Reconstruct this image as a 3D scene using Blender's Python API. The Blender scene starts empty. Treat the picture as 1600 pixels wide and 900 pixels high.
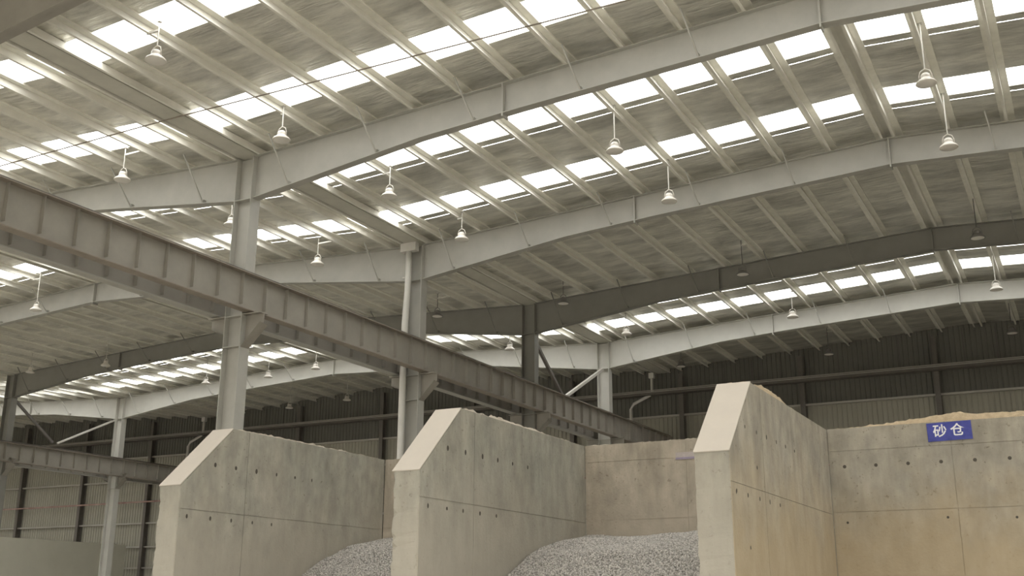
import bpy, bmesh, math, random
import numpy as np
from mathutils import Vector, Matrix
random.seed(7); rng = np.random.default_rng(7)
C = bpy.context.scene.collection
scene = bpy.context.scene

# ------------------------------------------------------------------ camera
F, PI_, YA, RO = 1696.26, .284604, .488784, .0040153
cy, sy, cp, sp, cr, sr = math.cos(YA), math.sin(YA), math.cos(PI_), math.sin(PI_), math.cos(RO), math.sin(RO)
Ry = np.array([[cy, sy, 0], [-sy, cy, 0], [0, 0, 1]])
Rp = np.array([[1, 0, 0], [0, cp, sp], [0, -sp, cp]])
Mc = np.array([[cr, -sr, 0], [sr, cr, 0], [0, 0, 1]]) @ np.array([[1, 0, 0], [0, 0, -1], [0, 1, 0]]) @ Rp @ Ry
cam = bpy.data.cameras.new('camera'); cam.sensor_width = 36; cam.lens = F / 1600 * 36
cam.clip_start = .1; cam.clip_end = 500
co = bpy.data.objects.new('camera', cam); C.objects.link(co)
R3 = Matrix((Mc[0], -Mc[1], -Mc[2])).transposed()
co.matrix_world = Matrix.Translation((0, 0, 1.6)) @ R3.to_4x4()
scene.camera = co

# ------------------------------------------------------------------ sky and exposure
SKY = 6.6
w = bpy.data.worlds.new('overcast_sky'); w.use_nodes = True; scene.world = w
bg = w.node_tree.nodes['Background']; bg.inputs[0].default_value = (1.0, .995, .97, 1); bg.inputs[1].default_value = SKY
scene.view_settings.view_transform = 'Standard'; scene.view_settings.look = 'None'
scene.view_settings.gamma = 1; scene.view_settings.use_curve_mapping = False
scene.view_settings.exposure = 0.0

# ------------------------------------------------------------------ layout (metres)
ZC = 1.6                       # eye height; heights measured from the eye are shifted by it
HALF = 16.6                    # half a span
COLX = [-20.7, -53.9, -87.1]   # column rows
RIDX = [-4.1, -37.3, -70.5]
FR = [13.0, 22.5, 31.6, 40.6, 48.7]     # the portal frames
YEND = 57.0
YFRONT = -14.0
EAVE = 12.57 + ZC
SL = .05
PD = .22                       # purlin depth
def rtop(x):                   # top of the rafters above a plan position
    d = min(abs(x - c) for c in (12.5, -20.7, -53.9, -87.1))
    return EAVE + SL * d
def rdepth(d):
    if d < 6: return 1.34 - (1.34 - .9) * max(0, d - .2) / 5.8
    if d < 9: return .9 - .05 * (d - 6) / 3
    return .85
def foilz(x): return rtop(x) + PD + .02

# ------------------------------------------------------------------ materials
def mat(name, col, rough=.6, metal=0., var=.12, scale=3., bump=.0, bscale=20., col2=None, stretch=(1, 1, 1), spec=.5):
    m = bpy.data.materials.new(name); m.use_nodes = True; nt = m.node_tree; N = nt.nodes; L = nt.links
    b = N['Principled BSDF']; b.inputs['Roughness'].default_value = rough; b.inputs['Metallic'].default_value = metal
    b.inputs['Specular IOR Level'].default_value = spec
    tc = N.new('ShaderNodeTexCoord'); mp = N.new('ShaderNodeMapping'); mp.inputs['Scale'].default_value = stretch
    geo = N.new('ShaderNodeNewGeometry'); L.new(geo.outputs['Position'], mp.inputs[0])
    n = N.new('ShaderNodeTexNoise'); n.inputs['Scale'].default_value = scale; n.inputs['Detail'].default_value = 6; n.inputs['Roughness'].default_value = .65
    L.new(mp.outputs[0], n.inputs['Vector'])
    r = N.new('ShaderNodeValToRGB'); r.color_ramp.elements[0].position = .3; r.color_ramp.elements[1].position = .7
    c1 = [c * (1 - var) for c in col]; c2 = [min(1, c * (1 + var)) for c in (col2 or col)]
    r.color_ramp.elements[0].color = (*c1, 1); r.color_ramp.elements[1].color = (*c2, 1)
    L.new(n.outputs[0], r.inputs[0]); L.new(r.outputs[0], b.inputs['Base Color'])
    if bump:
        n2 = N.new('ShaderNodeTexNoise'); n2.inputs['Scale'].default_value = bscale; n2.inputs['Detail'].default_value = 5
        L.new(mp.outputs[0], n2.inputs['Vector'])
        bp = N.new('ShaderNodeBump'); bp.inputs['Strength'].default_value = bump; bp.inputs['Distance'].default_value = .02
        L.new(n2.outputs[0], bp.inputs['Height']); L.new(bp.outputs[0], b.inputs['Normal'])
    return m
M = {}
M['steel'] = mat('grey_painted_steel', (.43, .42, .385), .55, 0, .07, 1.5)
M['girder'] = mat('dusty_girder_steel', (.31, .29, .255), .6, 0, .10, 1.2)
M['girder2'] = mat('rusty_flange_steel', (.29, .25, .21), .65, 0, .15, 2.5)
M['steelD'] = mat('dark_grey_steel', (.24, .232, .21), .55, 0, .07, 1.5)  # darker tone for the third frame
M['steelP'] = mat('pale_grey_steel', (.56, .55, .51), .5, 0, .05, 1.5)  # paler tone for the farthest frame
M['purlin'] = mat('galvanised_purlin', (.80, .78, .71), .5, .0, .06, 2)
M['gutter'] = mat('galvanised_gutter', (.55, .535, .47), .55, .0, .08, 2)
M['lamp'] = mat('white_lamp_enamel', (.72, .68, .62), .4, 0, .03, 4)
M['shadeD'] = mat('grey_cast_aluminium', (.22, .21, .20), .5, .2, .05, 5)
M['lens'] = mat('frosted_lamp_glass', (.78, .75, .70), .35, 0, .04, 6)
M['rod'] = mat('pale_steel_rod', (.62, .60, .55), .45, .2, .03, 4)
M['darkrod'] = mat('dark_steel_rod', (.13, .12, .11), .6, .1, .05, 4)
M['pipe'] = mat('white_plastic_pipe', (.66, .64, .60), .4, 0, .04, 3)
M['redpipe'] = mat('faded_red_pipe', (.34, .17, .15), .5, 0, .25, 1.3, col2=(.42, .30, .26))
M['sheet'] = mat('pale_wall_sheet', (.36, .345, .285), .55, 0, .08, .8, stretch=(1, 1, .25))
M['sheetU'] = mat('shaded_upper_wall_sheet', (.15, .145, .125), .6, 0, .08, .8)  # shade high on the end wall, put into the sheet colour
M['darksteel'] = mat('dark_wall_steel', (.15, .135, .12), .6, 0, .12, 2)
M['girt'] = mat('galvanised_girt', (.42, .40, .36), .5, .1, .06, 2)
M['floor'] = mat('dusty_concrete_floor', (.43, .40, .345), .85, 0, .12, .6, .2, 8)
M['cap'] = mat('smooth_beige_render', (.62, .56, .485), .75, 0, .03, 2, .1, 30)
M['sand'] = mat('spilled_yellow_sand', (.46, .36, .235), .95, 0, .18, 9, .8, 40)
M['hole'] = mat('dark_tie_hole', (.085, .075, .06), .9, 0, .3, 10)
M['blue'] = mat('blue_sign_enamel', (.035, .045, .30), .45, 0, .25, 6, col2=(.05, .06, .32))
M['white'] = mat('white_lettering', (.85, .85, .88), .5, 0, .02, 5)
M['pale'] = mat('washed_out_sign_face', (.50, .44, .42), .6, 0, .1, 12)
M['lilac'] = mat('faded_lilac_band', (.33, .28, .38), .6, 0, .1, 12)
M['lap'] = mat('pale_lap_tape', (.86, .84, .76), .6, 0, .08, 3)
M['lowwall'] = mat('smooth_beige_concrete', (.62, .60, .51), .85, 0, .05, .7, .15, 12)

def foil_mat():
    m = mat('silver_insulation_foil', (.74, .725, .665), .36, .62, .34, 1.1, stretch=(.5, 1.6, 1))
    nt = m.node_tree; N = nt.nodes; L = nt.links; b = N['Principled BSDF']
    geo = N.new('ShaderNodeNewGeometry'); mp = N.new('ShaderNodeMapping'); mp.inputs['Scale'].default_value = (1.2, 9, 1)
    L.new(geo.outputs['Position'], mp.inputs[0])
    n = N.new('ShaderNodeTexNoise'); n.inputs['Scale'].default_value = 1.0; n.inputs['Detail'].default_value = 5; n.inputs['Distortion'].default_value = .6
    L.new(mp.outputs[0], n.inputs['Vector'])
    bp = N.new('ShaderNodeBump'); bp.inputs['Strength'].default_value = .8; bp.inputs['Distance'].default_value = .08
    L.new(n.outputs[0], bp.inputs['Height']); L.new(bp.outputs[0], b.inputs['Normal'])
    return m
M['foil'] = foil_mat()

def concrete(name, base, warm, sandy, line=True):
    m = bpy.data.materials.new(name); m.use_nodes = True; nt = m.node_tree; N = nt.nodes; L = nt.links
    b = N['Principled BSDF']; b.inputs['Roughness'].default_value = .85; b.inputs['Specular IOR Level'].default_value = .3
    geo = N.new('ShaderNodeNewGeometry')
    def noise(sc, det, stretch=(1, 1, 1), dist=0):
        mp = N.new('ShaderNodeMapping'); mp.inputs['Scale'].default_value = stretch; L.new(geo.outputs['Position'], mp.inputs[0])
        n = N.new('ShaderNodeTexNoise'); n.inputs['Scale'].default_value = sc; n.inputs['Detail'].default_value = det
        n.inputs['Roughness'].default_value = .62; n.inputs['Distortion'].default_value = dist
        L.new(mp.outputs[0], n.inputs['Vector']); return n.outputs[0]
    def ramp(src, p0, p1, c0, c1):
        r = N.new('ShaderNodeValToRGB'); e = r.color_ramp.elements
        e[0].position = p0; e[1].position = p1; e[0].color = (*c0, 1); e[1].color = (*c1, 1); L.new(src, r.inputs[0]); return r.outputs[0]
    def mix(kind, f, a, c):
        x = N.new('ShaderNodeMixRGB'); x.blend_type = kind
        if isinstance(f, float): x.inputs[0].default_value = f
        else: L.new(f, x.inputs[0])
        L.new(a, x.inputs[1]); L.new(c, x.inputs[2]); return x.outputs[0]
    big = noise(.55, 5, dist=.5)
    c = ramp(big, .36, .64, base, warm)
    cloud = ramp(noise(2.6, 7, (1, 1, .6)), .32, .68, (.74, .74, .73), (1.12, 1.11, 1.09))
    c = mix('MULTIPLY', 1.0, c, cloud)
    streak = ramp(noise(3.2, 4, (1, 1, .12)), .38, .62, (.90, .89, .88), (1.04, 1.04, 1.04))
    c = mix('MULTIPLY', 1.0, c, streak)
    spot = ramp(noise(11, 3), .28, .36, (.52, .50, .46), (1, 1, 1))
    c = mix('MULTIPLY', .8, c, spot)
    # sandy stain, strongest low on the wall where the heap used to reach
    sx = N.new('ShaderNodeSeparateXYZ'); L.new(geo.outputs['Position'], sx.inputs[0])
    add = N.new('ShaderNodeMath'); add.operation = 'MULTIPLY_ADD'; L.new(noise(.7, 4), add.inputs[0]); add.inputs[1].default_value = 3.0
    L.new(sx.outputs[2], add.inputs[2])
    st = ramp(add.outputs[0], .0, 1.0, (0, 0, 0), (1, 1, 1))
    mr = N.new('ShaderNodeMapRange'); mr.inputs[1].default_value = 6.2; mr.inputs[2].default_value = 4.2; mr.inputs[3].default_value = 0; mr.inputs[4].default_value = 1
    L.new(add.outputs[0], mr.inputs[0])
    sc = N.new('ShaderNodeRGB'); sc.outputs[0].default_value = (*sandy, 1)
    fm = N.new('ShaderNodeMath'); fm.operation = 'MULTIPLY'; L.new(mr.outputs[0], fm.inputs[0]); fm.inputs[1].default_value = .7
    c = mix('MIX', fm.outputs[0], c, sc.outputs[0])
    L.new(c, b.inputs['Base Color'])
    bp = N.new('ShaderNodeBump'); bp.inputs['Strength'].default_value = .35; bp.inputs['Distance'].default_value = .02
    L.new(noise(16, 5), bp.inputs['Height']); L.new(bp.outputs[0], b.inputs['Normal'])
    return m
M['conc'] = concrete('board_marked_concrete', (.385, .375, .325), (.43, .405, .345), (.43, .39, .32))
M['concS'] = concrete('sand_stained_concrete', (.385, .36, .31), (.43, .395, .33), (.43, .335, .205))
M['concD'] = concrete('dusty_warm_concrete', (.45, .40, .33), (.50, .44, .36), (.46, .40, .32))

def pane_mat():
    m = bpy.data.materials.new('clear_fibreglass_rooflight'); m.use_nodes = True; nt = m.node_tree; N = nt.nodes; L = nt.links
    N.clear(); o = N.new('ShaderNodeOutputMaterial'); t = N.new('ShaderNodeBsdfTransparent'); d = N.new('ShaderNodeBsdfTranslucent')
    n = N.new('ShaderNodeTexNoise'); n.inputs['Scale'].default_value = 4
    r = N.new('ShaderNodeValToRGB'); r.color_ramp.elements[0].color = (.80, .82, .80, 1); r.color_ramp.elements[1].color = (.92, .93, .92, 1)
    L.new(n.outputs[0], r.inputs[0]); L.new(r.outputs[0], d.inputs[0]); t.inputs[0].default_value = (.96, .965, .96, 1)
    mx = N.new('ShaderNodeMixShader'); mx.inputs[0].default_value = .12
    L.new(t.outputs[0], mx.inputs[1]); L.new(d.outputs[0], mx.inputs[2]); L.new(mx.outputs[0], o.inputs[0]); return m
M['pane'] = pane_mat()

def gravel_mat():
    m = bpy.data.materials.new('grey_crushed_stone'); m.use_nodes = True; nt = m.node_tree; N = nt.nodes; L = nt.links
    b = N['Principled BSDF']; b.inputs['Roughness'].default_value = .9
    geo = N.new('ShaderNodeNewGeometry'); r = N.new('ShaderNodeValToRGB')
    r.color_ramp.elements[0].color = (.22, .205, .185, 1); r.color_ramp.elements[1].color = (.66, .62, .57, 1)
    L.new(geo.outputs['Random Per Island'], r.inputs[0]); L.new(r.outputs[0], b.inputs['Base Color']); return m
M['gravel'] = gravel_mat()
M['gravelbase'] = mat('stone_dust', (.34, .315, .28), .95, 0, .25, 30, .8, 60)

# ------------------------------------------------------------------ mesh helpers
class MB:
    def __init__(s): s.v = []; s.f = []
    def add(s, vs, fs):
        n = len(s.v); s.v += [tuple(map(float, v)) for v in vs]; s.f += [tuple(i + n for i in f) for f in fs]; return s
    def box(s, x0, x1, y0, y1, z0, z1):
        return s.add([(x0, y0, z0), (x1, y0, z0), (x1, y1, z0), (x0, y1, z0), (x0, y0, z1), (x1, y0, z1), (x1, y1, z1), (x0, y1, z1)],
                     [(0, 3, 2, 1), (4, 5, 6, 7), (0, 1, 5, 4), (1, 2, 6, 5), (2, 3, 7, 6), (3, 0, 4, 7)])
    def prism(s, poly, a, b, axis):      # polygon in the plane across `axis`, extruded a..b
        n = len(poly)
        def P(p, t): return {'x': (t, p[0], p[1]), 'y': (p[0], t, p[1]), 'z': (p[0], p[1], t)}[axis]
        vs = [P(p, a) for p in poly] + [P(p, b) for p in poly]
        return s.add(vs, [tuple(range(n))[::-1], tuple(range(n, 2 * n))] + [(i, (i + 1) % n, n + (i + 1) % n, n + i) for i in range(n)])
    def bar(s, p, q, w, h=None, n=4, up=(0, 0, 1)):
        p = Vector(p); q = Vector(q); d = (q - p).normalized(); h = h or w
        u = Vector(up)
        if abs(d.dot(u)) > .98: u = Vector((0, 1, 0))
        a = d.cross(u).normalized(); c = a.cross(d).normalized(); vs = []
        for e in (p, q):
            for i in range(n):
                t = 2 * math.pi * (i + .5) / n; k = math.sqrt(2) if n == 4 else 1
                vs.append(e + a * math.cos(t) * w / 2 * k + c * math.sin(t) * h / 2 * k)
        return s.add(vs, [tuple(range(n))[::-1], tuple(range(n, 2 * n))] + [(i, (i + 1) % n, n + (i + 1) % n, n + i) for i in range(n)])
    def tube(s, pts, r, n=8):
        pts = [Vector(p) for p in pts]; rings = []
        for i, p in enumerate(pts):
            d = (pts[min(i + 1, len(pts) - 1)] - pts[max(i - 1, 0)]).normalized()
            u = Vector((0, 0, 1)) if abs(d.z) < .9 else Vector((0, 1, 0))
            a = d.cross(u).normalized(); c = a.cross(d)
            rings.append([p + (a * math.cos(2 * math.pi * k / n) + c * math.sin(2 * math.pi * k / n)) * r for k in range(n)])
        vs = [v for ring in rings for v in ring]
        fs = [tuple(range(n))[::-1], tuple(range((len(pts) - 1) * n, len(pts) * n))]
        for i in range(len(pts) - 1):
            for k in range(n): fs.append((i * n + k, i * n + (k + 1) % n, (i + 1) * n + (k + 1) % n, (i + 1) * n + k))
        return s.add(vs, fs)
    def lathe(s, prof, n=20):
        vs = [(r * math.cos(2 * math.pi * k / n), r * math.sin(2 * math.pi * k / n), z) for r, z in prof for k in range(n)]
        m = len(prof)
        fs = [(i * n + k, i * n + (k + 1) % n, (i + 1) * n + (k + 1) % n, (i + 1) * n + k) for i in range(m - 1) for k in range(n)]
        fs += [tuple(range(n))[::-1], tuple(range((m - 1) * n, m * n))]
        return s.add(vs, fs)
    def mesh(s, name, m, smooth=False):
        me = bpy.data.meshes.new(name); me.from_pydata(s.v, [], s.f)
        bm = bmesh.new(); bm.from_mesh(me); bmesh.ops.recalc_face_normals(bm, faces=bm.faces); bm.to_mesh(me); bm.free()
        me.materials.append(m)
        if smooth:
            for p in me.polygons: p.use_smooth = True
        return me
    def build(s, name, m, parent=None, smooth=False):
        return link(name, s.mesh(name, m, smooth), parent)
def link(name, me, parent=None, loc=None):
    o = bpy.data.objects.new(name, me); C.objects.link(o)
    if parent: o.parent = parent
    if loc is not None: o.location = loc
    return o
def thing(name, label, cat, loc=(0, 0, 0), group=None):
    o = bpy.data.objects.new(name, None); o.empty_display_size = .3; C.objects.link(o); o.location = loc
    tag(o, label, cat, group); return o
def tag(o, label, cat, group=None):
    o['label'] = label; o['category'] = cat
    if group: o['group'] = group
    return o
def struct(o): o['kind'] = 'structure'; return o
def at(mb, loc):   # shift mesh data so that it sits relative to a thing's base
    mb.v = [(x - loc[0], y - loc[1], z - loc[2]) for x, y, z in mb.v]; return mb

# ------------------------------------------------------------------ floor and outer walls
XL, XR = -88.0, 13.2
struct(MB().box(XL, XR, YFRONT, YEND + .3, -.2, 0).build('floor', M['floor']))

ZTOP = 15.4
wb = struct(MB().box(XL, XR, YEND + .16, YEND + .22, 0, ZTOP).build('wall_back', M['sheet']))
def sheet_mesh(wd, h0, h1, mt='sheet'):          # one trapezoidal wall sheet, seen from inside
    mb = MB(); n = int(round(wd / .25)); prof = []
    for i in range(n):
        x = i * .25; prof += [(x + .0, 0), (x + .17, 0), (x + .19, -.035), (x + .23, -.035)]
    prof.append((n * .25, 0)); vs = [(x, y, z) for z in (h0, h1) for x, y in prof]; k = len(prof)
    mb.add(vs, [(i, i + 1, k + i + 1, k + i) for i in range(k - 1)]); return mb.mesh('wall_panel', M[mt])
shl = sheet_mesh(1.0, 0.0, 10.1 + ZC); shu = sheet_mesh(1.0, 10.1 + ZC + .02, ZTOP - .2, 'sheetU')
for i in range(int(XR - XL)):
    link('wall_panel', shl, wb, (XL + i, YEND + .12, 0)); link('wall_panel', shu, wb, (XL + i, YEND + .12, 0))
for x in [-6.25 - 6.65 * k for k in range(-1, 13)]:
    if x < -87: continue
    st = MB().box(x - .02, x + .02, YEND - .32, YEND + .05, 0, foilz(x) - .45).box(x - .13, x + .13, YEND - .34, YEND - .32, 0, foilz(x) - .45).box(x - .13, x + .13, YEND + .05, YEND + .07, 0, foilz(x) - .45)
    st.build('wind_column', M['darksteel'], wb)
for z in (2.38, 3.81, 5.44, 8.44, 10.1):
    MB().box(XL, XR, YEND - .12, YEND + .07, z + ZC - .012, z + ZC + .012).box(XL, XR, YEND - .13, YEND - .115, z + ZC - .012, z + ZC + .09).build('girt', M['girt'], wb)
# the wind girder across the end wall
MB().box(XL, XR, YEND - .75, YEND - .35, 11.42 + ZC, 11.47 + ZC).box(XL, XR, YEND - .77, YEND - .74, 11.50 + ZC, 11.54 + ZC).build('wind_girder_chord', M['girt'], wb)
MB().box(XL, XR, YEND - .80, YEND - .3, 11.28 + ZC, 11.40 + ZC).build('wind_girder_chord', M['darksteel'], wb)
MB().box(XL, XR, YEND - .36, YEND - .34, 11.28 + ZC, 11.62 + ZC).build('wind_girder_chord', M['darksteel'], wb)
for x in np.arange(-85.4, 12, 1.52):
    MB().bar((x, YEND - .4, 11.45 + ZC), (x, YEND - .4, foilz(x) - .3), .045).build('tie_rod', M['darkrod'], wb)
# end wall fire main
for x0, x1 in ((-88, -54.2), (-54.0, -20.9), (-20.7, 12)):
    o = MB().tube([(x0, YEND - .5, 6.95 + ZC), ((x0 + x1) / 2, YEND - .5, 6.9 + ZC), (x1, YEND - .5, 6.95 + ZC)], .055).build('wall_pipe', M['redpipe'], wb)

wl = struct(MB().box(XL - .2, XL, YFRONT, YEND + .3, 0, ZTOP).build('wall_left', M['sheet']))
YO = 19.0
wr = struct(MB().box(XR, XR + .2, YFRONT, YO, 4.5, ZTOP).box(XR, XR + .2, YO, YEND + .3, 0, ZTOP).build('wall_right', M['sheet']))  # unseen low opening towards the front, added to brighten the concrete sides
wf = struct(MB().box(XL, XR, YFRONT - .2, YFRONT, 5.0, ZTOP).build('wall_front', M['sheet']))  # foot left open out of view, added so daylight reaches the divider fronts
gd2 = struct(MB().box(XR, XR + 60, YFRONT, YEND + 40, -.22, -.02).build('yard_ground', M['floor']))
pl = bpy.data.lights.new('daylight_portal', 'AREA'); pl.shape = 'RECTANGLE'; pl.size = YO - YFRONT; pl.size_y = 4.5; pl.cycles.is_portal = True
po = bpy.data.objects.new('daylight_portal', pl); C.objects.link(po); po.location = (XR + .1, (YO + YFRONT) / 2, 2.25); po.rotation_euler = (math.pi / 2, 0, math.pi / 2)
gd = struct(MB().box(XL - 60, XR + 60, YFRONT - 80, YFRONT, -.22, -.02).build('yard_ground', M['floor']))
pl = bpy.data.lights.new('daylight_portal', 'AREA'); pl.shape = 'RECTANGLE'; pl.size = XR - XL; pl.size_y = 5.0; pl.cycles.is_portal = True
po = bpy.data.objects.new('daylight_portal', pl); C.objects.link(po); po.location = ((XL + XR) / 2, YFRONT - .1, 2.5); po.rotation_euler = (math.pi / 2, 0, 0)

# ------------------------------------------------------------------ ceiling: foil, purlins, gutters
BAYS = [(YFRONT, -5.0), (-5.0, 4.0), (4.0, 13.0)] + [(FR[i], FR[i + 1]) for i in range(4)] + [(FR[4], YEND + .25)]
STRIPS = {0: [(-11.0, -9.9), (-7.2, -6.0)], 1: [(-2.2, -1.0), (1.9, 3.1)], 
          3: [(15.45, 16.55), (19.6, 20.85)], 4: [(24.35, 25.6), (28.5, 29.65)], 6: [(43.0, 44.1), (45.75, 47.15)]}
HS = []                        # half spans: (column x, direction to the ridge)
for c in COLX + [12.5]:
    if c > -80: HS.append((c, -1)) if c > -80 else None
    if c < 12: HS.append((c, 1))
def purl_d():                  # distances from the column line
    return [16.4 - 1.53 * k for k in range(11)] + [.42]
PDs = sorted(purl_d())
EDG = [.30] + PDs[1:] + [16.6]
ceil = struct(MB().box(XL, XR, YFRONT, YEND, ZTOP - .0, ZTOP + .02).build('ceiling_frame', M['foil'])) if False else None
foil = MB()
for bi, (ya, yb) in enumerate(BAYS):
    segs = []; y = ya
    for a, b in STRIPS.get(bi, []): segs.append((y, a)); y = b
    segs.append((y, yb))
    if bi in (4, 6):           # the narrow slit of light where the sheet laps, beyond each rooflight
        out = []
        for k, (a, b) in enumerate(segs):
            if k == 1 or (k == 2 and bi == 4): out += [(a, a + .30), (a + .335, b)]
            else: out.append((a, b))
        segs = out
    for (c, s) in HS:
        if c < -54 and bi < 4: nsub = 1
        for (a, b) in segs:
            ny = 1 if (bi < 3 or b - a < .3) else max(1, int((b - a) / .55))
            for i in range(len(EDG) - 1):
                d0, d1 = EDG[i], EDG[i + 1]; nx = 1 if bi < 3 else 4
                g = []
                for iy in range(ny + 1):
                    yy = a + (b - a) * iy / ny
                    for ix in range(nx + 1):
                        t = ix / nx; x = c + s * (d0 + (d1 - d0) * t)
                        edge = (iy in (0, ny))
                        z = foilz(x) - (.035 * math.sin(math.pi * t) * (1 if not edge else .3) + (random.uniform(-.012, .012) if 0 < ix < nx and not edge else 0))
                        g.append((x, yy, z))
                foil.add(g, [(iy * (nx + 1) + ix, iy * (nx + 1) + ix + 1, (iy + 1) * (nx + 1) + ix + 1, (iy + 1) * (nx + 1) + ix) for iy in range(ny) for ix in range(nx)])
# teeth across the lap slits
for bi in (4, 6):
    for (a, b) in (STRIPS[bi] if bi == 4 else STRIPS[bi][:1]):
        for (c, s) in HS:
            for k in range(88):
                d = .35 + k * .185
                x0 = c + s * d; x1 = c + s * (d + .115); z = foilz(c + s * d) + .01
                foil.add([(x0, b + .29, z), (x1, b + .29, z), (x1, b + .345, z), (x0, b + .345, z)], [(0, 1, 2, 3)])
me = bpy.data.meshes.new('ceiling'); me.from_pydata(foil.v, [], foil.f); me.materials.append(M['foil'])
for p in me.polygons: p.use_smooth = True
ceil = struct(link('ceiling', me))
# lightproof valley gutters and ridge caps belong to the ceiling
for c in COLX + [12.5]:
    for (ya, yb) in BAYS:
        if yb < 5 and c > 0: pass
        zz = EAVE + .045
        g = MB().box(c - .33, c + .33, ya, yb, zz, zz + .012)
        g.box(c - .335, c - .32, ya, yb, zz, zz + .26).box(c + .32, c + .335, ya, yb, zz, zz + .26)
        g.build('valley_gutter', M['gutter'], ceil)
# purlins (Z sections), one per bay and line; meshes are shared per bay length
pm = {}
def purlin_mesh(L, s):
    k = (round(L, 3), s)
    if k not in pm:
        m = MB(); m.box(-.007, .007, 0, L, -PD, 0); m.box(0 if s > 0 else -.07, .07 if s > 0 else 0, 0, L, -PD, -PD + .012)
        m.box(-.07 if s > 0 else 0, 0 if s > 0 else .07, 0, L, -.012, 0)
        m.box(.058 * s - .006, .058 * s + .006, 0, L, -PD, -PD + .03)
        pm[k] = m.mesh('purlin', M['purlin'])
    return pm[k]
far = MB()
for bi, (ya, yb) in enumerate(BAYS):
    for (c, s) in HS:
        vis = (c == -20.7 and bi >= 3) or (c == -53.9 and bi >= 4)
        if c == 12.5: vis = bi >= 3
        for d in PDs:
            x = c + s * d
            if vis:
                if c == 12.5 and (d < 9): vis2 = False
                elif c == -53.9 and s < 0 and (bi < 6 or d > 12): vis2 = False
                elif c == -53.9 and s > 0 and bi < 5 and d < 9: vis2 = False
                else: vis2 = True
            else: vis2 = False
            if vis2: link('purlin', purlin_mesh(yb - ya, s), ceil, (x, ya, rtop(x) + PD))
            else: far.box(x - .04, x + .04, ya, yb, rtop(x), rtop(x) + PD)
o = far.build('purlins_out_of_view', M['purlin'], ceil); o['kind'] = 'stuff'; o.name = 'distant_purlin'
lapm = {}
for bi, (ya, yb) in enumerate(BAYS):
    if bi < 3: continue
    for (c, s) in HS:
        if c == -53.9 and s < 0 and bi < 6: continue
        for d in PDs[1:]:
            x = c + s * d; k = (round(yb - ya, 3), s)
            if k not in lapm:
                q = MB(); L = yb - ya; dz = SL * .19
                for a_, b_ in ((-.19, .19),):
                    q.add([(a_, 0, -.045 + s * SL * a_), (b_, 0, -.045 + s * SL * b_), (b_, L, -.045 + s * SL * b_), (a_, L, -.045 + s * SL * a_)], [(0, 1, 2, 3)])
                    for e in (a_, b_): q.add([(e, 0, -.045 + s * SL * e), (e, L, -.045 + s * SL * e), (e, L, .02 + s * SL * e), (e, 0, .02 + s * SL * e)], [(0, 1, 2, 3)])
                lapm[k] = q.mesh('insulation_lap', M['lap'])
            link('insulation_lap', lapm[k], ceil, (x, ya, foilz(x)))
# ridge fillets: folded strip under each ridge
for r in (RIDX):
    for (ya, yb) in BAYS[3:]:
        MB().box(r - .13, r + .13, ya, yb, rtop(r) + PD - .03, rtop(r) + PD - .02).build('ridge_strip', M['purlin'], ceil)

# ------------------------------------------------------------------ rooflights: one strip per bay and slope
wn = 0
for bi, strips in STRIPS.items():
    for (a, b) in strips:
        for (c, s) in HS:
            wn += 1
            z0 = foilz(c); fr = MB()
            for yy in (a, b):
                vs = []
                for d in (.3, 16.6):
                    x = c + s * d; z = foilz(x)
                    vs += [(x, yy - .015, z - .01), (x, yy + .015, z - .01), (x, yy + .015, z + .05), (x, yy - .015, z + .05)]
                fr.add(vs, [(0, 1, 5, 4), (1, 2, 6, 5), (2, 3, 7, 6), (3, 0, 4, 7)])
            wo = struct(fr.build('window_%d' % wn, M['purlin']))
            seen = bi >= 3 and not (c == 12.5) and not (c == -53.9 and s < 0 and bi < 6)
            ds = list(zip(EDG[:-1], EDG[1:])) if seen else [(.3, 16.6)]
            for d0, d1 in ds:
                x0, x1 = c + s * (d0 + .01), c + s * (d1 - .01)
                z0, z1 = foilz(x0) + .035, foilz(x1) + .035
                MB().add([(x0, a, z0), (x1, a, z1), (x1, b, z1), (x0, b, z0)], [(0, 1, 2, 3)]).build('rooflight_pane', M['pane'], wo)
            # daylight portal for the opening
            pl = bpy.data.lights.new('daylight_portal', 'AREA'); pl.shape = 'RECTANGLE'; pl.size = 16.4; pl.size_y = b - a
            pl.cycles.is_portal = True; pl.energy = 1
            po = bpy.data.objects.new('daylight_portal', pl); C.objects.link(po)
            xm = c + s * 8.45; po.location = (xm, (a + b) / 2, foilz(xm) + .045); po.rotation_euler = (0, -s * math.atan(SL), 0)

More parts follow.
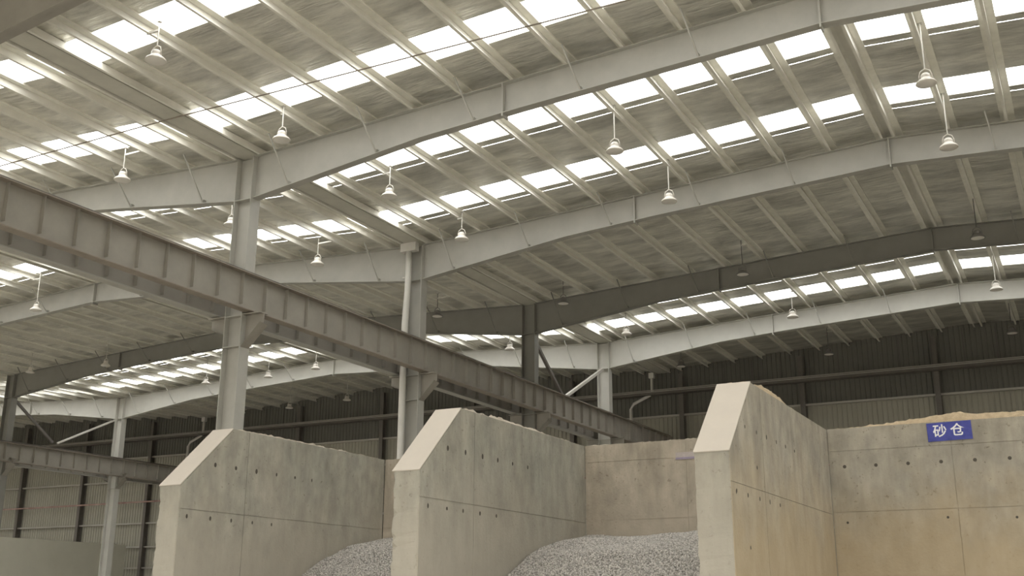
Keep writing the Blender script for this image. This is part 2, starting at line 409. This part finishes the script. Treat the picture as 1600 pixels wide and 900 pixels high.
# ------------------------------------------------------------------ columns
def frame_steel(y): return M['steelD'] if abs(y - FR[3]) < .1 else M['girder'] if abs(y - FR[0]) < .1 else (M['steelP'] if abs(y - FR[4]) < .1 else M['steel'])  # third and nearest frames get darker steel, the farthest a paler one
def column(c, y, label, cap_pts=True, crane=True, loc=None):
    S_ = frame_steel(y)
    t = thing('steel_column', label, 'column', (c, y, 0), 'steel columns')
    H = EAVE - .02
    MB().box(-.3, .3, -.008, .008, 0, H).build('web', S_, t)
    for s in (-1, 1): MB().box(s * .3 - .012, s * .3 + .012, -.2, .2, 0, H).build('flange', S_, t)
    for z in (11.24 + ZC, 7.75 + ZC, 6.88 + ZC):
        MB().box(-.29, .29, -.19, .19, z - .012, z + .012).build('stiffener_plate', S_, t)
    MB().box(-.4, .4, -.3, .3, 0, .03).build('base_plate', S_, t)
    if crane:
        for s in (-1, 1):      # corbels that carry the crane girders
            zl = (6.85 if s > 0 else 7.25) + ZC
            p = [(s * .31, zl), (s * .31, 7.76 + ZC), (s * .95, 7.76 + ZC), (s * .95, 7.5 + ZC)]
            b = MB().prism(p, -.01, .01, 'y'); b.box(min(s * .31, s * .95), max(s * .31, s * .95), -.17, .17, 7.76 + ZC, 7.79 + ZC)
            b.add([(s * .31, -.17, zl), (s * .31, .17, zl), (s * .95, .17, 7.45 + ZC), (s * .95, -.17, 7.5 + ZC)], [(0, 1, 2, 3)])
            b.build('crane_bracket', M['girder'], t)
    return t
cl = {(0, 0): 'grey steel column at the left edge, carrying the nearest roof beam',
      (0, 1): 'broad grey steel column rising behind the left concrete divider',
      (0, 2): 'grey steel column with a white drainpipe, behind the middle divider',
      (0, 3): 'dark steel column third along the long crane girder',
      (0, 4): 'pale steel column at the far end of the long crane girder',
      (1, 2): 'grey steel column of the far left row, nearest of its row',
      (1, 3): 'dark steel column cut by the left edge above the far left girder',
      (1, 4): 'steel column standing before the far left end wall with a braced top'}
for (r, i), lb in cl.items():
    if (r, i) in ((0, 0), (1, 2)): continue
    column(COLX[r], FR[i], lb)

# ------------------------------------------------------------------ rafters (one beam per frame and span)
def rafter(c0, c1, y, label, dmin=None):
    """tapered I beam from column line c0 up to the ridge and down to c1"""
    mid = (c0 + c1) / 2; t = thing('roof_beam', label, 'roof beam', (mid, y, rtop(mid)), 'tapered roof beams')
    base = (mid, y, rtop(mid)); S_ = frame_steel(y)
    xs = []
    for d in (.31, 2, 4, 6, 9, 12.6, 16.6): xs.append(c0 + d)
    for d in (12.6, 9, 6, 4, 2, .31): xs.append(c1 - d)
    top = [(x, rtop(x)) for x in xs]; bot = [(x, rtop(x) - rdepth(min(x - c0, c1 - x))) for x in xs]
    m = MB()
    for i in range(len(xs) - 1):
        m.prism([bot[i], bot[i + 1], top[i + 1], top[i]], y - .008, y + .008, 'y')
    at(m, base).build('web', S_, t)
    for nm, pts, s in (('top_flange', top, -1), ('bottom_flange', bot, 1)):
        m = MB()
        for i in range(len(xs) - 1):
            a, b = pts[i], pts[i + 1]
            m.prism([a, b, (b[0], b[1] + s * .022), (a[0], a[1] + s * .022)], y - .14, y + .14, 'y')
        at(m, base).build(nm, S_, t)
    for x in (c0 + 8.5, mid, c1 - 8.5):           # bolted end plates
        z1 = rtop(x); z0 = z1 - rdepth(min(x - c0, c1 - x)) - .09
        at(MB().box(x - .022, x + .022, y - .15, y + .15, z0, z1), base).build('end_plate', S_, t)
    for x in (c0 + 1.6, c0 + 4.6, c0 + 7.65, c0 + 10.7, c0 + 13.75, c1 - 1.6, c1 - 4.6, c1 - 7.65, c1 - 10.7, c1 - 13.75):
        z1 = rtop(x) + .06; z0 = rtop(x) - rdepth(min(x - c0, c1 - x)) + .03
        at(MB().bar((x, y - .14, z0), (x - .12, y - .95, z1), .035, .035), base).build('fly_brace', S_, t)
        at(MB().box(x - .006, x + .006, y - .13, y - .008, z0, z0 + .1), base).build('brace_cleat', S_, t)
    return t
rl = {(1, 0): 'wide grey roof beam crossing the upper picture from the big left column',
      (1, 1): 'grey roof beam below the top one, springing from the column with the drainpipe',
      (1, 2): 'dark roof beam with hanging lamps below it, third from the front',
      (1, 3): 'bright pale roof beam farthest back, above the dark end wall',
      (0, 0): 'roof beam in the top left corner, nearest of all and dark'}
rafter(COLX[0], 12.5, FR[0], rl[(0, 0)])
rafter(COLX[0], 12.5, FR[1], rl[(1, 0)])
rafter(COLX[0], 12.5, FR[2], rl[(1, 1)])
rafter(COLX[0], 12.5, FR[3], rl[(1, 2)])
rafter(COLX[0], 12.5, FR[4], rl[(1, 3)])
rafter(COLX[1], COLX[0], FR[1], 'grey roof beam running left from the big left column above the crane girder')
rafter(COLX[1], COLX[0], FR[2], 'grey roof beam left of the drainpipe column, seen above and below the girder')
rafter(COLX[1], COLX[0], FR[3], 'dark roof beam over the lower left lights, ending at the big column')
rafter(COLX[1], COLX[0], FR[4], 'bright pale roof beam at lower left with the thin white brace')
rafter(COLX[2], COLX[1], FR[4], 'pale roof beam end at the left edge beyond the dark column')

# ------------------------------------------------------------------ crane girders
def girder(x, y0, y1, label, out, zt=8.86, zb=7.82, every=.945, off=.0):
    t = thing('crane_girder', label, 'crane girder', (x, y0, 0), 'crane girders')
    zt += ZC; zb += ZC; L = y1 - y0
    MB().box(-.007, .007, 0, L, zb, zt).build('web', M['girder'], t)
    MB().box(-.2, .2, 0, L, zt - .022, zt).build('top_flange', M['girder2'], t)
    MB().box(-.16, .16, 0, L, zb, zb + .022).build('bottom_flange', M['steel'] if out < 0 else M['girder2'], t)
    MB().box(-.035, .035, 0, L, zt, zt + .012).box(-.012, .012, 0, L, zt + .012, zt + .07).box(-.035, .035, 0, L, zt + .07, zt + .1).build('crane_rail', M['darksteel'], t)
    sm = MB().box(.007, .13, -.007, .007, zb + .12, zt - .022).box(-.13, -.007, -.007, .007, zb + .12, zt - .022).mesh('stiffener', M['girder'])
    for k in range(int((L - .2) / every) + 1): link('stiffener', sm, t, (0, .1 + off + k * every, 0))
    # walkway channel along the outer foot
    return t
girder(-19.98 - .2, 9.0, 56.4, 'long grey crane girder with upright stiffeners crossing the middle, front one of the pair', 1, off=.55)
girder(-21.42, 9.0, 56.4, 'second crane girder half hidden behind and below the long front one', -1, off=.75)
girder(-53.15, 36.0, 56.4, 'far crane girder at lower left above the end wall girts', 1, zt=8.6, zb=7.56, off=.2)
girder(-54.65, 36.0, 56.4, 'rear girder of the far left pair, mostly hidden behind the front one', -1, zt=8.6, zb=7.56, off=.4)

# ------------------------------------------------------------------ column bracing
def brace(p, q, m, label, w=.13):
    o = MB().bar(p, q, w, w).build('diagonal_brace', M[m]); return tag(o, label, 'brace', 'diagonal braces')
for c, side in ((COLX[0], 'middle'), (COLX[1], 'far left')):
    ym = 43.95; zt = 11.2 + ZC; zb = 9.0 + ZC
    if side == 'middle':
        brace((c, 40.85, zt), (c, ym - .16, zb + .1), 'darksteel', 'dark diagonal brace falling right from the dark column to the long girder')
        brace((c, 48.45, zt), (c, ym + .16, zb + .1), 'rod', 'pale diagonal brace rising right to the farthest column')
    else:
        brace((c, 40.85, zt), (c, ym - .16, zb + .1), 'darksteel', 'dark diagonal brace beside the left edge column, falling right')
        brace((c, 48.45, zt), (c, ym + .16, zb + .1), 'rod', 'long thin pale brace rising to the far left column top', .1)

# ------------------------------------------------------------------ drainpipes and cable
dp = thing('drainpipe', 'white drainpipe running down the left side of the second column', 'drainpipe', (-20.95, 31.25, 0))
MB().tube([(0, 0, 0), (0, 0, 4), (0, 0, 8.0), (.02, -.02, 9.5), (.02, 0, 11.2), (.1, 0, 12.6), (.1, 0, 13.9)], .115, 12).build('pipe', M['pipe'], dp, True)
MB().box(-.2, .45, -.12, .12, 13.88, 14.2).build('outlet_box', M['pipe'], dp)
for z in (6.4, 12.9): MB().box(-.14, .14, -.02, .02, z, z + .05).box(-.02, .02, 0, .3, z, z + .05).build('clamp', M['rod'], dp)
def farpipe(x, label):
    t = thing('drainpipe', label, 'drainpipe', (x, 56.5, 0), 'end wall drainpipes')
    MB().tube([(-.45, .0, 13.9), (-.45, 0, 13.1), (-.6, 0, 12.9), (-1.55, 0, 12.5), (-1.75, 0, 12.2), (-1.78, 0, 0)], .09, 8).build('pipe', M['pipe'], t, True)
    MB().box(-.6, -.3, -.12, .12, 13.85, 14.15).build('outlet_box', M['pipe'], t)
farpipe(-20.7, 'bent pale drainpipe on the dark end wall right of the farthest column')
farpipe(-53.9, 'bent pale drainpipe on the end wall behind the left divider')
pts = [(x, 19.25, 12.50 + ZC - .10 * math.sin(math.pi * ((x + 20.7) % 33.2) / 33.2)) for x in np.linspace(-40, 12, 30)]
tag(MB().tube(pts, .018, 6).build('steel_cable', M['girder2']), 'thin dark cable stretched across the ceiling under the nearest rooflights', 'cable')

# ------------------------------------------------------------------ high bay lamps
LZ = 11.9 + ZC
def lamp_meshes():
    sh = MB().lathe([(.236, 0), (.243, .008), (.241, .022), (.225, .05), (.20, .075), (.165, .10), (.135, .125), (.122, .15), (.118, .155), (.112, .15)], 24).mesh('shade', M['lamp'], True)
    le = MB().lathe([(.0, -.018), (.12, -.014), (.20, -.004), (.228, .004), (.228, .008), (0, .008)], 24).mesh('lens', M['lens'], True)
    ho = MB().lathe([(.115, .15), (.118, .165), (.118, .21), (.105, .245), (.075, .27), (.03, .285), (.0, .29)], 16).mesh('gear_housing', M['lamp'], True)
    br = MB().tube([(.145, 0, .13), (.145, 0, .24), (.11, 0, .34), (0, 0, .40), (-.11, 0, .34), (-.145, 0, .24), (-.145, 0, .13)], .014, 6).mesh('hanging_bracket', M['lamp'], True)
    return sh, le, ho, br
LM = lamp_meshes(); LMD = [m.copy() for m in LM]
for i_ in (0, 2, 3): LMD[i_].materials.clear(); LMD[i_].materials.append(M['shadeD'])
def lamp(x, y, label, group, dark=False):
    zt = foilz(x) - .02; t = thing('pendant_lamp', label, 'lamp', (x, y, LZ), group)
    for nm, me in zip(('shade', 'lens', 'gear_housing', 'hanging_bracket'), LMD if dark else LM): link(nm, me, t)
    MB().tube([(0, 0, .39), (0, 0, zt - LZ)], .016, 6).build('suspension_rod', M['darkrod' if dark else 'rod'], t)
    MB().box(-.05, .05, -.05, .05, zt - LZ - .04, zt - LZ).build('ceiling_hook', M['rod'], t)
    px_ = min((c + s * d for c, s in HS for d in PDs), key=lambda q: abs(q - x))
    if abs(px_ - x) > .07: MB().box(min(0, px_ - x), max(0, px_ - x), -.02, .02, rtop(x) - LZ - .05, rtop(x) - LZ).build('hanger_arm', M['rod'], t)
LAMPS = [
 (-24.0, 20.8, 'white pendant lamp at the left before the roof beam, above the crane girder', 'front'),
 (-17.7, 15.9, 'white pendant lamp at upper left, nearest of the left lamps', 'front'),
 (-18.0, 20.7, 'white pendant lamp right of the top of the big left column', 'front'),
 (-2.35, 15.9, 'pendant lamp above the top edge near the ridge', 'front'),
 (-17.8, 25.5, 'white pendant lamp between the two front beams, right of the big column', 'second'),
 (-23.9, 25.3, 'white pendant lamp half hidden behind the big left column', 'second'),
 (-24.0, 30.0, 'white pendant lamp before the beam left of the drainpipe column', 'second'),
 (-17.9, 30.0, 'white pendant lamp before the beam right of the drainpipe column', 'second'),
 (-10.4, 25.5, 'white pendant lamp at the picture centre top between two rows of rooflights', 'second'),
 (-10.4, 29.8, 'white pendant lamp on a twisted rod before the second beam, right of centre', 'second'),
 (-2.3, 25.2, 'white pendant lamp at upper right over a bright rooflight', 'second'),
 (-2.3, 29.4, 'white pendant lamp at right before the second beam, below another lamp', 'second'),
 (-24.0, 38.3, 'flat looking lamp on a dark rod right beside the drainpipe column', 'third'),
 (-18.3, 38.9, 'dim lamp on a dark rod before the dark beam, near the third column', 'third'),
 (-10.6, 38.3, 'dim lamp on a dark rod before the middle of the dark beam', 'third'),
 (-2.4, 37.8, 'dim lamp at the right hand side under the dark beam', 'third'),
 (-38.6, 29.7, 'white pendant lamp at the left edge below the crane girder', 'left'),
 (-49.7, 38.4, 'small dim lamp against the dark left beam, nearest the left edge', 'left'),
 (-44.7, 39.0, 'small dim lamp against the middle of the dark left beam', 'left'),
 (-43.4, 45.0, 'small bright lamp among the lower left rooflights', 'left'),
 (-39.1, 45.2, 'small bright lamp just right of the big column foot', 'left'),
 (-44.3, 53.4, 'small lamp before the dark end wall, right of the big column', 'left'),
 (-39.4, 52.8, 'small lamp before the dark end wall, left of the drainpipe', 'left'),
 (-35.4, 44.6, 'small lamp peeping under the long girder beside the pale left beam', 'left'),
 (-18.0, 45.0, 'small white lamp right of the farthest column top', 'far'),
 (-24.2, 45.3, 'small white lamp left of the dark third column', 'far'),
 (-10.5, 45.4, 'white lamp before the middle of the bright farthest beam', 'far'),
 (-2.4, 44.8, 'white lamp before the bright farthest beam at the right edge', 'far'),
 (-18.1, 52.7, 'dim lamp before the end wall beyond the farthest column', 'wall'),
 (-10.7, 53.3, 'dim lamp before the end wall right of centre', 'wall'),
 (-2.4, 52.7, 'dim lamp before the end wall at the right edge', 'wall')]
for x, y, lb, g in LAMPS:
    if 'above the top edge' in lb: continue
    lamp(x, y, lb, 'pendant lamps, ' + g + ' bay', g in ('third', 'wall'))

# ------------------------------------------------------------------ concrete bins
YF, YS, YB, TH, HT, HB = 17.5, 19.0, 25.14, .6, 3.88 + ZC, 2.48 + ZC
def ragged(n): return [random.uniform(0, .03) + (random.uniform(.02, .05) if random.random() < .2 else 0) for _ in range(n)]
def divider(xr, label, m, ztj=(1.97 + ZC,), rag=1.0):
    t = thing('concrete_divider', label, 'concrete wall', (xr, YF, 0), 'concrete bin dividers')
    b = MB(); n = 46; zs = [HB * i / n for i in range(n + 1)]; rg = ragged(n + 1)
    # front face with a chipped left edge
    vs = []; fs = []
    for i, z in enumerate(zs):
        vs += [(-TH + rg[i] * rag, .0 + rg[i] * .3, z), (0, 0, z), (-TH, .07, z)]
    for i in range(n):
        a = i * 3; fs += [(a, a + 1, a + 4, a + 3), (a + 2, a, a + 3, a + 5)]
    b.add(vs, fs)
    D = YB - YF; s = YS - YF
    prof = [(0, 0), (D, 0), (D, HT), (s, HT), (0, HB)]
    b.add([(0, y, z) for y, z in prof], [(0, 1, 2, 3, 4)])
    b.add([(-TH, .07, 0), (-TH, D, 0), (-TH, D, HT), (-TH, s, HT), (-TH, .07, HB + .07 * (HT - HB) / s)], [(4, 3, 2, 1, 0)])
    b.add([(-TH, s, HT), (0, s, HT), (0, D, HT), (-TH, D, HT)], [(0, 1, 2, 3)])
    b.add([(-TH, D, 0), (0, D, 0), (0, D, HT), (-TH, D, HT)], [(0, 1, 2, 3)])
    b.add([(-TH, 0, HB), (0, 0, HB), (0, s, HT), (-TH, s, HT)], [(0, 1, 2, 3)])
    b.add([(-TH, 0, 0), (0, 0, 0), (0, D, 0), (-TH, D, 0)], [(3, 2, 1, 0)])
    b.build('wall_core', M['conc'], t)
    # smooth sloped cap
    o = .012; nrm = Vector((0, -(HT - HB), s)).normalized() * .018; cp_ = []
    for (x, y, z) in ((-TH - .006, -.02, HB - .018), (.016, -.02, HB - .018), (.016, s, HT), (-TH - .006, s, HT)):
        cp_ += [(x, y, z), (x, y + nrm.y, z + nrm.z)]
    MB().add(cp_, [(0, 2, 4, 6)[::-1], (1, 3, 5, 7), (0, 2, 3, 1), (2, 4, 5, 3), (4, 6, 7, 5), (6, 0, 1, 7)]).build('sloped_cap', M['cap'], t)
    # formwork panels on the visible side
    ys = [0.0, 2.05, D - .02]; zj = [0.0, 1.13, 3.57, HT]
    g = .007
    for i in range(len(ys) - 1):
        for j in range(3):
            y0, y1, z0, z1 = ys[i] + g, ys[i + 1] - g, zj[j] + g, zj[j + 1] - g
            if i == 0 and j == 2:
                poly = [(y0, z0), (y1, z0), (y1, z1 - .01), (s, z1 - .01), (y0, HB - .01)]
            else: poly = [(y0, z0), (y1, z0), (y1, z1 - (.01 if j == 2 else 0)), (y0, z1 - (.01 if j == 2 else 0))]
            MB().prism(poly, 0.0, .016, 'x').build('concrete_panel', M[m], t)
    return t
hole = MB().lathe([(.040, 0), (.036, .003), (.0, .0035)], 9).mesh('tie_hole', M['hole'])
def side_hole(t, y, z, r=1.0):
    o = link('tie_hole', hole, t, (.016, y - YF, z + ZC)); o.rotation_euler = (0, math.pi / 2, 0); o.scale = (r * random.uniform(1.2, 1.7), r * random.uniform(.8, 1.2), 1)
d1 = divider(-17.36, 'leftmost concrete divider wall with a sloped front end', 'conc')
d2 = divider(-11.28, 'middle concrete divider wall with a sloped front end', 'conc', rag=1.8)
d3 = divider(-5.25, 'rightmost concrete divider wall, beside the rear wall with the blue sign', 'concS', rag=.4)
for t, ex in ((d1, []), (d2, []), (d3, [(19.11, 2.36), (18.42, .95), (17.78, 1.84)])):
    for k in range(6): side_hole(t, 18.47 + .70 * k + random.uniform(-.03, .03), 3.0, 1.0 - .06 * k if t is not d3 else .7)
    for k in range(5): side_hole(t, 17.78 + .69 * k + random.uniform(-.04, .04), 1.82, .75 if t is not d3 else .8)
    for y, z in ex: side_hole(t, y, z, .7)
def rear(x0, x1, label, m, joints=(-99,), top=HT):
    t = thing('rear_bin_wall', label, 'concrete wall', (x0, YB, 0), 'rear walls of the bins'); W = x1 - x0
    MB().box(0, W, .012, .5, 0, top).build('wall_core', M[m], t)
    xs = [0] + [j - x0 for j in joints if 0 < j - x0 < W] + [W]
    zj = [0, 1.13, 3.62, 4.97, top] if m != 'concD' else [0, 1.13, 3.62, 5.05, top]
    g = .007
    for i in range(len(xs) - 1):
        for j in range(len(zj) - 1):
            MB().box(xs[i] + g, xs[i + 1] - g, 0, .012, zj[j] + g, zj[j + 1] - (g if j < len(zj) - 2 else 0)).build('concrete_panel', M[m], t)
    return t
r1 = rear(-17.36 + .02, -11.28 - TH, 'rear wall of the left bin, a narrow strip beside the middle divider', 'concD', (-14.5,))
r2 = rear(-11.28 + .02, -5.25 - TH, 'warm beige rear wall of the middle bin above the gravel', 'concD', (-8.6,))
r3 = rear(-5.25 + .02, 4.0, 'rear wall of the right bin carrying the blue sign', 'concS', (-2.62, .0, 2.4))
for k in range(8):
    o = link('tie_hole', hole, r3, (-4.9 + .68 * k - (-5.23), 0, 3.02 + ZC)); o.rotation_euler = (math.pi / 2, 0, 0)
for x, z in ((-4.93, 1.79), (-2.84, 1.84), (-1.5, 1.8)):
    o = link('tie_hole', hole, r3, (x + 5.23, 0, z + ZC)); o.rotation_euler = (math.pi / 2, 0, 0); o.scale = (.7, .7, 1)

# sand and dust lying on top of the walls
def crest(name, label, x0, x1, y0, y1, prof, amp=.02, mkey='sand', cat='sand'):
    """low bank of sand on a flat top; prof(u) = height along the long side"""
    lx, ly = x1 - x0, y1 - y0; nx = max(4, int(lx / .07)); ny = max(4, int(ly / .07))
    nx, ny = min(nx, 130), min(ny, 110); X, Yy = np.meshgrid(np.linspace(x0, x1, nx + 1), np.linspace(y0, y1, ny + 1))
    u = (X - x0) / lx if lx > ly else (Yy - y0) / ly; v = (Yy - y0) / ly if lx > ly else (X - x0) / lx
    base = np.vectorize(prof)(u) * np.clip(1 - (2 * np.abs(v - .5)) ** 4, 0, 1) * 1.0
    Z = HT + .001 + np.clip(base + rng.normal(0, amp, X.shape) * (base > .004), 0, None)
    Z[0, :] = Z[-1, :] = HT + .001; Z[:, 0] = Z[:, -1] = HT + .001
    vs = np.stack([X, Yy, Z], -1).reshape(-1, 3); k = nx + 1
    fs = [(j * k + i, j * k + i + 1, (j + 1) * k + i + 1, (j + 1) * k + i) for j in range(ny) for i in range(nx)]
    me = bpy.data.meshes.new(name); me.from_pydata(vs.tolist(), [], fs); me.materials.append(M[mkey])
    for p in me.polygons: p.use_smooth = True
    o = link(name, me); o['kind'] = 'stuff'; return tag(o, label, cat)
def bump(u, pts):
    for (a, h0), (b, h1) in zip(pts[:-1], pts[1:]):
        if a <= u <= b: return h0 + (h1 - h0) * (u - a) / (b - a)
    return 0
crest('sand_crust', 'dusty crust on top of the leftmost divider', -17.92, -17.38, 19.1, 25.1, lambda u: bump(u, [(0, .0), (.05, .04), (.5, .055), (.8, .02), (1, .0)]), .022, 'concD')
crest('sand_crust', 'dusty crust on top of the middle divider', -11.84, -11.30, 19.1, 25.1, lambda u: bump(u, [(0, .0), (.05, .04), (.35, .08), (.55, .06), (.9, .02), (1, 0)]), .024, 'concD')
crest('sand_crust', 'yellow sand lying on top of the right divider', -5.81, -5.27, 19.1, 25.1, lambda u: bump(u, [(0, .02), (.08, .07), (.3, .20), (.42, .17), (.5, .04), (1, 0)]), .024)
crest('sand_bank', 'low bank of yellow sand along the top of the right rear wall', -5.2, 3.6, 25.15, 25.62, lambda u: bump(u, [(0, .0), (.12, .05), (.2, .11), (.3, .21), (.36, .15), (.45, .13), (.55, .14), (1, .1)]), .012)
crest('sand_bank', 'thin dust along the top of the middle rear wall', -11.24, -5.9, 25.15, 25.62, lambda u: .015, .008, 'concD')

# gravel heaps
def ico():
    t = (1 + 5 ** .5) / 2
    v = np.array([(-1, t, 0), (1, t, 0), (-1, -t, 0), (1, -t, 0), (0, -1, t), (0, 1, t), (0, -1, -t), (0, 1, -t), (t, 0, -1), (t, 0, 1), (-t, 0, -1), (-t, 0, 1)]) / 1.9
    f = [(0, 11, 5), (0, 5, 1), (0, 1, 7), (0, 7, 10), (0, 10, 11), (1, 5, 9), (5, 11, 4), (11, 10, 2), (10, 7, 6), (7, 1, 8), (3, 9, 4), (3, 4, 2), (3, 2, 6), (3, 6, 8), (3, 8, 9), (4, 9, 5), (2, 4, 11), (6, 2, 10), (8, 6, 7), (9, 8, 1)]
    return v, np.array(f)
IV, IF = ico()
OV = np.array([(1, 0, 0), (-1, 0, 0), (0, 1, 0), (0, -1, 0), (0, 0, 1), (0, 0, -1)]) * 1.0
OF = np.array([(0, 2, 4), (2, 1, 4), (1, 3, 4), (3, 0, 4), (2, 0, 5), (1, 2, 5), (3, 1, 5), (0, 3, 5)])
def heap(label, x0, x1, hf, count, ylo):
    t = thing('gravel_heap', label, 'gravel', ((x0 + x1) / 2, YB - 2.5, 0))
    t['kind'] = 'stuff'
    n, m = 60, 70; X, Yy = np.meshgrid(np.linspace(x0, x1, n + 1), np.linspace(ylo, YB - .03, m + 1))
    Z = np.maximum(hf(X, Yy), .0); vs = np.stack([X - (x0 + x1) / 2, Yy - (YB - 2.5), Z - .02], -1).reshape(-1, 3); k = n + 1
    me = bpy.data.meshes.new('heap_body'); me.from_pydata(vs.tolist(), [], [(j * k + i, j * k + i + 1, (j + 1) * k + i + 1, (j + 1) * k + i) for j in range(m) for i in range(n)])
    me.materials.append(M['gravelbase']); b = link('heap_body', me, t)
    for p in me.polygons: p.use_smooth = True
    px = rng.uniform(x0 + .02, x1 - .02, count); py = ylo + (YB - .06 - ylo) * rng.uniform(0, 1, count) ** .8
    pz = hf(px, py); keep = pz > .3; px, py, pz = px[keep], py[keep], pz[keep]; c = len(px)
    r = rng.uniform(.010, .028, c)
    q = rng.normal(size=(c, 3, 3)); Q, _ = np.linalg.qr(q)
    sc = rng.uniform(.6, 1.3, (c, 1, 3)); V = (OV[None] * (1 + rng.uniform(-.25, .25, (c, 6, 1)))) * sc
    V = np.einsum('cij,ckj->cki', Q, V) * r[:, None, None]
    V[:, :, 0] += (px - (x0 + x1) / 2)[:, None]; V[:, :, 1] += (py - (YB - 2.5))[:, None]; V[:, :, 2] += (pz + r * .1)[:, None]
    Fc = (OF[None] + (np.arange(c) * 6)[:, None, None]).reshape(-1, 3)
    me = bpy.data.meshes.new('stones'); me.vertices.add(c * 6); me.vertices.foreach_set('co', V.reshape(-1).astype(np.float32))
    nf = len(Fc); me.loops.add(nf * 3); me.loops.foreach_set('vertex_index', Fc.reshape(-1).astype(np.int32))
    me.polygons.add(nf); me.polygons.foreach_set('loop_start', (np.arange(nf) * 3).astype(np.int32)); me.polygons.foreach_set('loop_total', np.full(nf, 3, np.int32))
    me.update(calc_edges=True); me.validate(); me.materials.append(M['gravel'])
    s = link('stones', me, t); s['kind'] = 'stuff'
def wob(X, Y, a=.03): return a * (np.sin(X * 2.3 + Y * 1.1) + np.sin(X * 1.2 - Y * 2.7 + 1) + .6 * np.sin(X * 5.1 + Y * 4.3))
def h1(X, Y):   # left bin: heaped against the rear wall
    return np.interp(Y + .12 * (X + 17.3), [15, 20.5, 22.0, 22.6, 23.5, 25.2, 27], [-.6, 1.72, 2.43, 2.71, 3.08, 3.30, 3.3]) + wob(X, Y, .02)
def h2(X, Y):   # middle bin: spreads further forward to the right
    return np.interp(Y + .20 * (X + 11.28), [14, 19.5, 20.9, 21.8, 23.4, 25.1, 27], [-.8, 1.45, 2.18, 2.66, 3.03, 3.21, 3.2]) + wob(X, Y, .02)
heap('grey crushed stone heaped in the left bin, seen as a small wedge', -17.31, -11.93, h1, 60000, 19.0)
heap('grey crushed stone heaped in the middle bin against the rear wall', -11.23, -5.9, h2, 90000, 18.6)

# ------------------------------------------------------------------ signs
sg = thing('bin_sign', 'blue sign with two white characters on the right rear wall', 'sign', (-3.075, YB - .006, 3.455 + ZC))
MB().box(0, .905, -.012, .004, 0, .40).build('plate', M['blue'], sg)
def text(parent, body, size, loc, m, off=.006):
    cu = bpy.data.curves.new('lettering', 'FONT'); cu.body = body; cu.size = size; cu.extrude = .002; cu.offset = off
    cu.space_character = 1.45; cu.align_x = 'CENTER'; cu.align_y = 'CENTER'; cu.resolution_u = 3
    o = bpy.data.objects.new('lettering', cu); C.objects.link(o)
    dg = bpy.context.evaluated_depsgraph_get(); me = bpy.data.meshes.new_from_object(o.evaluated_get(dg))
    bpy.data.objects.remove(o); me.name = 'lettering'; me.materials.clear(); me.materials.append(m)
    p = link('lettering', me, parent, loc); p.rotation_euler = (math.pi / 2, 0, 0); return p
lt = text(sg, '砂仓', .29, (.44, -.015, .2), M['white'], .004)
lt['label'] = 'two white Chinese characters reading sand bin'
sg.rotation_euler = (0, math.radians(-1.0), 0)
s2 = thing('bin_sign', 'small washed out pale sign partly hidden behind the right divider', 'sign', (-8.86, YB - .006, 3.40 + ZC))
MB().box(0, .85, -.012, .004, 0, .17).build('plate', M['pale'], s2)
MB().box(0, .85, -.016, -.012, .0, .05).build('faded_band', M['lilac'], s2)

# ------------------------------------------------------------------ low wall on the far left
lw = MB().box(-60.85, -60.5, 26, 56.3, 0, 3.98 + ZC).build('low_concrete_wall', M['lowwall'])
tag(lw, 'smooth low concrete wall in the lower left corner', 'concrete wall')
